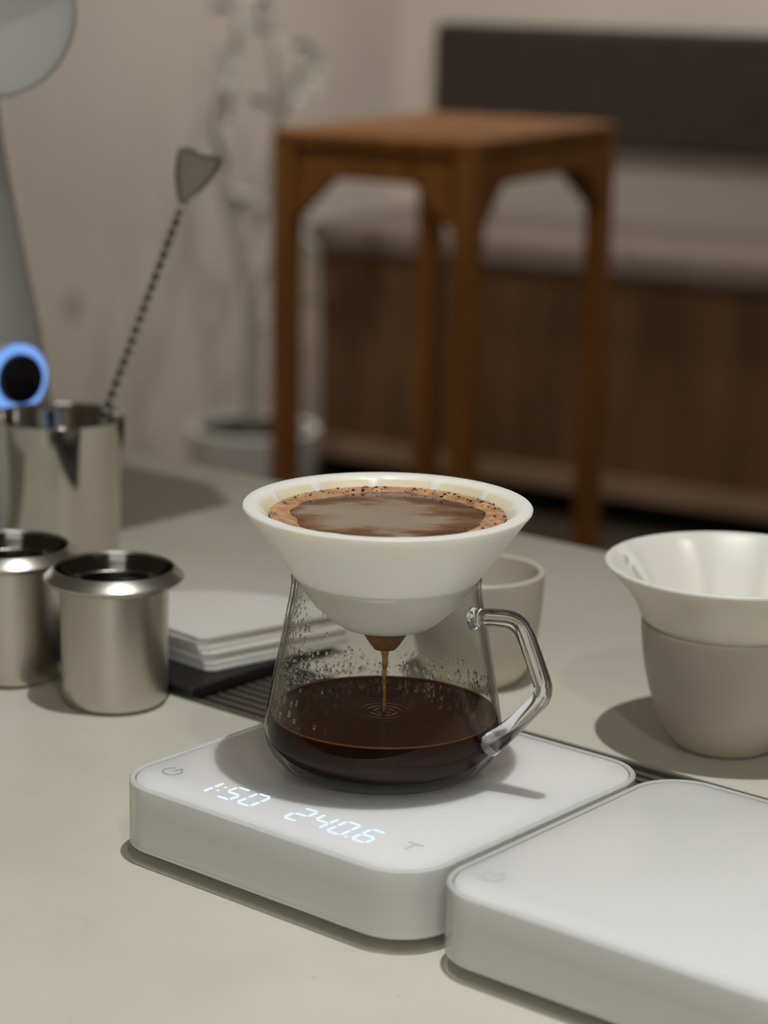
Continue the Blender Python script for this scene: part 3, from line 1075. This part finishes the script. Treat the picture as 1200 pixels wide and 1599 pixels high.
# knob
kn = Vector((0.70, -0.714, 0))
km = kn.to_track_quat('Z', 'Y').to_matrix().to_4x4()
kc = Vector((-0.2209 - MX, 1.370 - MY, 0.1057))
def oriented(bm):
    bmesh.ops.transform(bm, matrix=km, verts=bm.verts)
    return bm
obj('knob_housing', oriented(lathe([(0, -0.075), (0.0202, -0.075), (0.0208, -0.002), (0.0204, -0.0006), (0, -0.0006)], 64)), M['machine'], mc, kc, smooth=True)
rg = obj('light_ring', oriented(lathe([(0.0152, -0.0006), (0.0208, -0.0006), (0.0208, 0.0012), (0.0202, 0.0020), (0.0160, 0.0020), (0.0152, 0.0012)], 64, closed=True)), M['blue_led'], mc, kc, smooth=True)
rg['label'] = 'glowing blue ring around the knob'
kb = obj('knob', oriented(lathe([(0, -0.0004), (0.0150, -0.0004), (0.0150, 0.0045), (0.0142, 0.0060), (0, 0.0062)], 64)), M['knob_black'], mc, kc, smooth=True)
kb['label'] = 'black round knob'

# ------------------------------------------------------------------ stool
SY = math.radians(-29)
sa = Vector((math.cos(SY), math.sin(SY))); sb = Vector((-sa.y, sa.x))
nc = Vector((0.122, 3.36))
L_, W_ = 0.345, 0.50
ctr = nc - sa * (L_ / 2) + sb * (W_ / 2)
stl = thing('bar_stool', 'tall oak bar stool with corner braces standing behind the counter', 'stool', (ctr.x, ctr.y, FLOOR), SY)
ST = Z0 + 0.09
lt = 0.036
hx, hy = L_ / 2, W_ / 2
obj('seat', box_m(-hx, hx, -hy, hy, ST - 0.022, ST), M['wood_stool'], stl, bevel=0.004)
for sx in (-1, 1):
    for sy in (-1, 1):
        x0, y0 = sx * (hx - lt / 2), sy * (hy - lt / 2)
        bm = box_m(-lt / 2, lt / 2, -lt / 2, lt / 2, 0, ST - 0.022)
        obj('leg', bm, M['wood_stool'], stl, (x0, y0, 0), bevel=0.003)
za, zb_ = ST - 0.068, ST - 0.022
for sy in (-1, 1):
    obj('apron', box_m(-hx + lt, hx - lt, sy * (hy - 0.016) - 0.011, sy * (hy - 0.016) + 0.011, za, zb_), M['wood_stool'], stl, bevel=0.002)
for sx in (-1, 1):
    obj('apron', box_m(sx * (hx - 0.016) - 0.011, sx * (hx - 0.016) + 0.011, -hy + lt, hy - lt, za, zb_), M['wood_stool'], stl, bevel=0.002)
bl = 0.068
for sx in (-1, 1):
    for sy in (-1, 1):
        for ax in (0, 1):
            if ax == 0:
                p = (sx * (hx - lt), sy * (hy - 0.016), za - bl); q = (sx * (hx - lt - bl), sy * (hy - 0.016), za)
            else:
                p = (sx * (hx - 0.016), sy * (hy - lt), za - bl); q = (sx * (hx - 0.016), sy * (hy - lt - bl), za)
            p, q = Vector(p), Vector(q)
            d = (q - p).normalized() * 0.012
            bm = bmesh.new()
            # gusset: leg, apron and slanted lower edge
            cnr = Vector((p.x, p.y, za))
            n_ = Vector((0, 0.011, 0)) if ax == 0 else Vector((0.011, 0, 0))
            va = [bm.verts.new(v - n_) for v in (cnr, p, q)]
            vb = [bm.verts.new(v + n_) for v in (cnr, p, q)]
            bm.faces.new(va); bm.faces.new(vb[::-1])
            for i in range(3):
                j = (i + 1) % 3
                bm.faces.new((va[i], va[j], vb[j], vb[i]))
            obj('corner_brace', bm, M['wood_stool'], stl)
for sy in (-1, 1):
    obj('stretcher', box_m(-hx + lt, hx - lt, sy * (hy - lt / 2) - 0.010, sy * (hy - lt / 2) + 0.010, 0.10, 0.13), M['wood_stool'], stl)
for sx in (-1, 1):
    obj('stretcher', box_m(sx * (hx - lt / 2) - 0.010, sx * (hx - lt / 2) + 0.010, -hy + lt, hy - lt, 0.14, 0.17), M['wood_stool'], stl)

# ------------------------------------------------------------------ bench
bn = thing('bench', 'built-in dark wood bench with taupe seat pad behind the stool', 'bench', rab(0, 0) + (FLOOR,), RY)
b0, b1 = -2.845, 0.6
def Zf(z): return z + Z0
obj('carcass', box_m(b0, b1, 4.50, 4.91, 0.075, Zf(-0.335)), M['wood_bench'], bn)
npan = 5
wpan = (b1 - (b0 + 0.03)) / npan
for k in range(npan):
    x0 = b0 + 0.03 + wpan * k
    obj('front_panel', box_m(x0 + 0.002, x0 + wpan - 0.002, 4.480, 4.4995, Zf(-0.746), Zf(-0.335)), M['wood_bench'], bn)
obj('end_stile', box_m(b0 - 0.022, b0 + 0.029, 4.468, 4.4995, Zf(-0.746), Zf(-0.322)), M['trim_pale'], bn)
obj('bottom_rail', box_m(b0 - 0.022, b1, 4.468, 4.4995, Zf(-0.790), Zf(-0.7465)), M['wood_trim'], bn)
obj('toe_kick', box_m(b0, b1, 4.60, 4.64, 0.0, 0.0745), M['drain_dark'], bn)
obj('seat_board', box_m(b0, b1, 4.475, 4.91, Zf(-0.3348), Zf(-0.318)), M['wood_bench'], bn)
bm = box_m(b0, b1, 4.455, 4.90, Zf(-0.3175), Zf(-0.250))
pad = obj('seat_pad', bm, M['seat_fabric'], bn, bevel=0.018)
bk = obj('backrest', box_m(-2.743, b1, 4.845, 4.918, Zf(-0.080), Zf(0.187)), M['leather'], bn, bevel=0.012)
bk['label'] = 'dark brown upholstered backrest panel'

# ------------------------------------------------------------------ potted tree
PX, PY = -0.275, 4.72
pt = thing('potted_tree', 'slender bare-stemmed tree in a round pale pot against the wall', 'plant', (PX, PY, FLOOR))
ph_ = 0.245
obj('pot', lathe([(0, 0), (0.085, 0), (0.100, 0.006), (0.125, ph_ * 0.5), (0.136, ph_ - 0.02), (0.138, ph_), (0.134, ph_ + 0.004), (0.120, ph_ + 0.002), (0.112, ph_ - 0.02), (0.10, ph_ - 0.05), (0, ph_ - 0.05)], 64),
    M['pot'], pt, smooth=True)
bm = lathe([(0, ph_ + 0.012), (0.06, ph_ + 0.009), (0.100, ph_ + 0.002), (0.1145, ph_ - 0.006)][::-1], 40)
obj('soil', bm, M['soil'], pt)
def tp(x, z, dy=0.0):
    return (x, dy, z)
kx = PY * 1.03 / 3630
def px2(x, y, dy=0):
    # photo position measured at the tree's own depth -> local metres
    return ((x - 373) * kx, dy, ph_ + (655 - y) * kx * 1.0)
trunk = spline([px2(373, 662), px2(372, 560), px2(370, 470), px2(352, 380), px2(332, 312), px2(322, 230), px2(338, 120), px2(346, 60), px2(340, -60)], 5)
obj('trunk', tube(trunk, [0.018 * (1 - 0.75 * i / (len(trunk) - 1)) for i in range(len(trunk))], 12), M['bark'], pt, smooth=True)
branches = [
    [px2(368, 450), px2(400, 400, -.02), px2(440, 345, -.04)],
    [px2(372, 505), px2(405, 488, .03), px2(440, 470, .04)],
    [px2(355, 380), px2(385, 320, .05), px2(402, 200, .07), px2(398, 90, .06), px2(385, -20, .05)],
    [px2(330, 250), px2(315, 200, -.03), px2(325, 130, -.05), px2(350, 50, -.05)],
    [px2(402, 200, .07), px2(430, 130, .09), px2(450, 80, .1)],
]
for b_ in branches:
    s_ = spline(b_, 6)
    obj('branch', tube(s_, [0.010 * (1 - 0.7 * i / (len(s_) - 1)) for i in range(len(s_))], 8), M['bark'], pt, smooth=True)
rng = random.Random(5)
bm = bmesh.new()
# one leaf, shared by all
lv = [(0, 0, 0), (0.012, 0.018, 0.002), (0.014, 0.038, 0.0), (0, 0.068, -0.008), (-0.014, 0.038, 0.0), (-0.012, 0.018, 0.002)]
top_ = [bm.verts.new(v) for v in lv]
bot_ = [bm.verts.new((x, y, z - 0.0006)) for x, y, z in lv]
bm.faces.new(top_); bm.faces.new(bot_[::-1])
for i in range(6):
    j = (i + 1) % 6
    bm.faces.new((top_[i], top_[j], bot_[j], bot_[i]))
leaf_me = None
leaf_spots = [px2(440, 110, .09), px2(455, 75, .1), px2(432, 140, .09), px2(365, 298, 0.02), px2(375, 305, .03), px2(358, 310, .0), px2(395, 60, .06), px2(340, 75, -.04), px2(332, 110, -.04),
              px2(440, 345, -.04), px2(445, 330, -.04), px2(440, 470, .04), px2(400, 170, .07), px2(408, 120, .07), px2(325, 180, -.03), px2(385, 0, .05), px2(345, 20, -.03), px2(450, 120, .1)]
for k, q in enumerate(leaf_spots):
    for r_ in range(2):
        if leaf_me is None:
            l0 = obj('leaf', bm, M['leaf'], pt)
            leaf_me = l0.data
        else:
            l0 = bpy.data.objects.new('leaf', leaf_me)
            link(l0, pt)
        l0.location = q
        l0.rotation_euler = (rng.uniform(-1.2, 0.6), rng.uniform(-.6, .6), rng.uniform(0, 6.28))
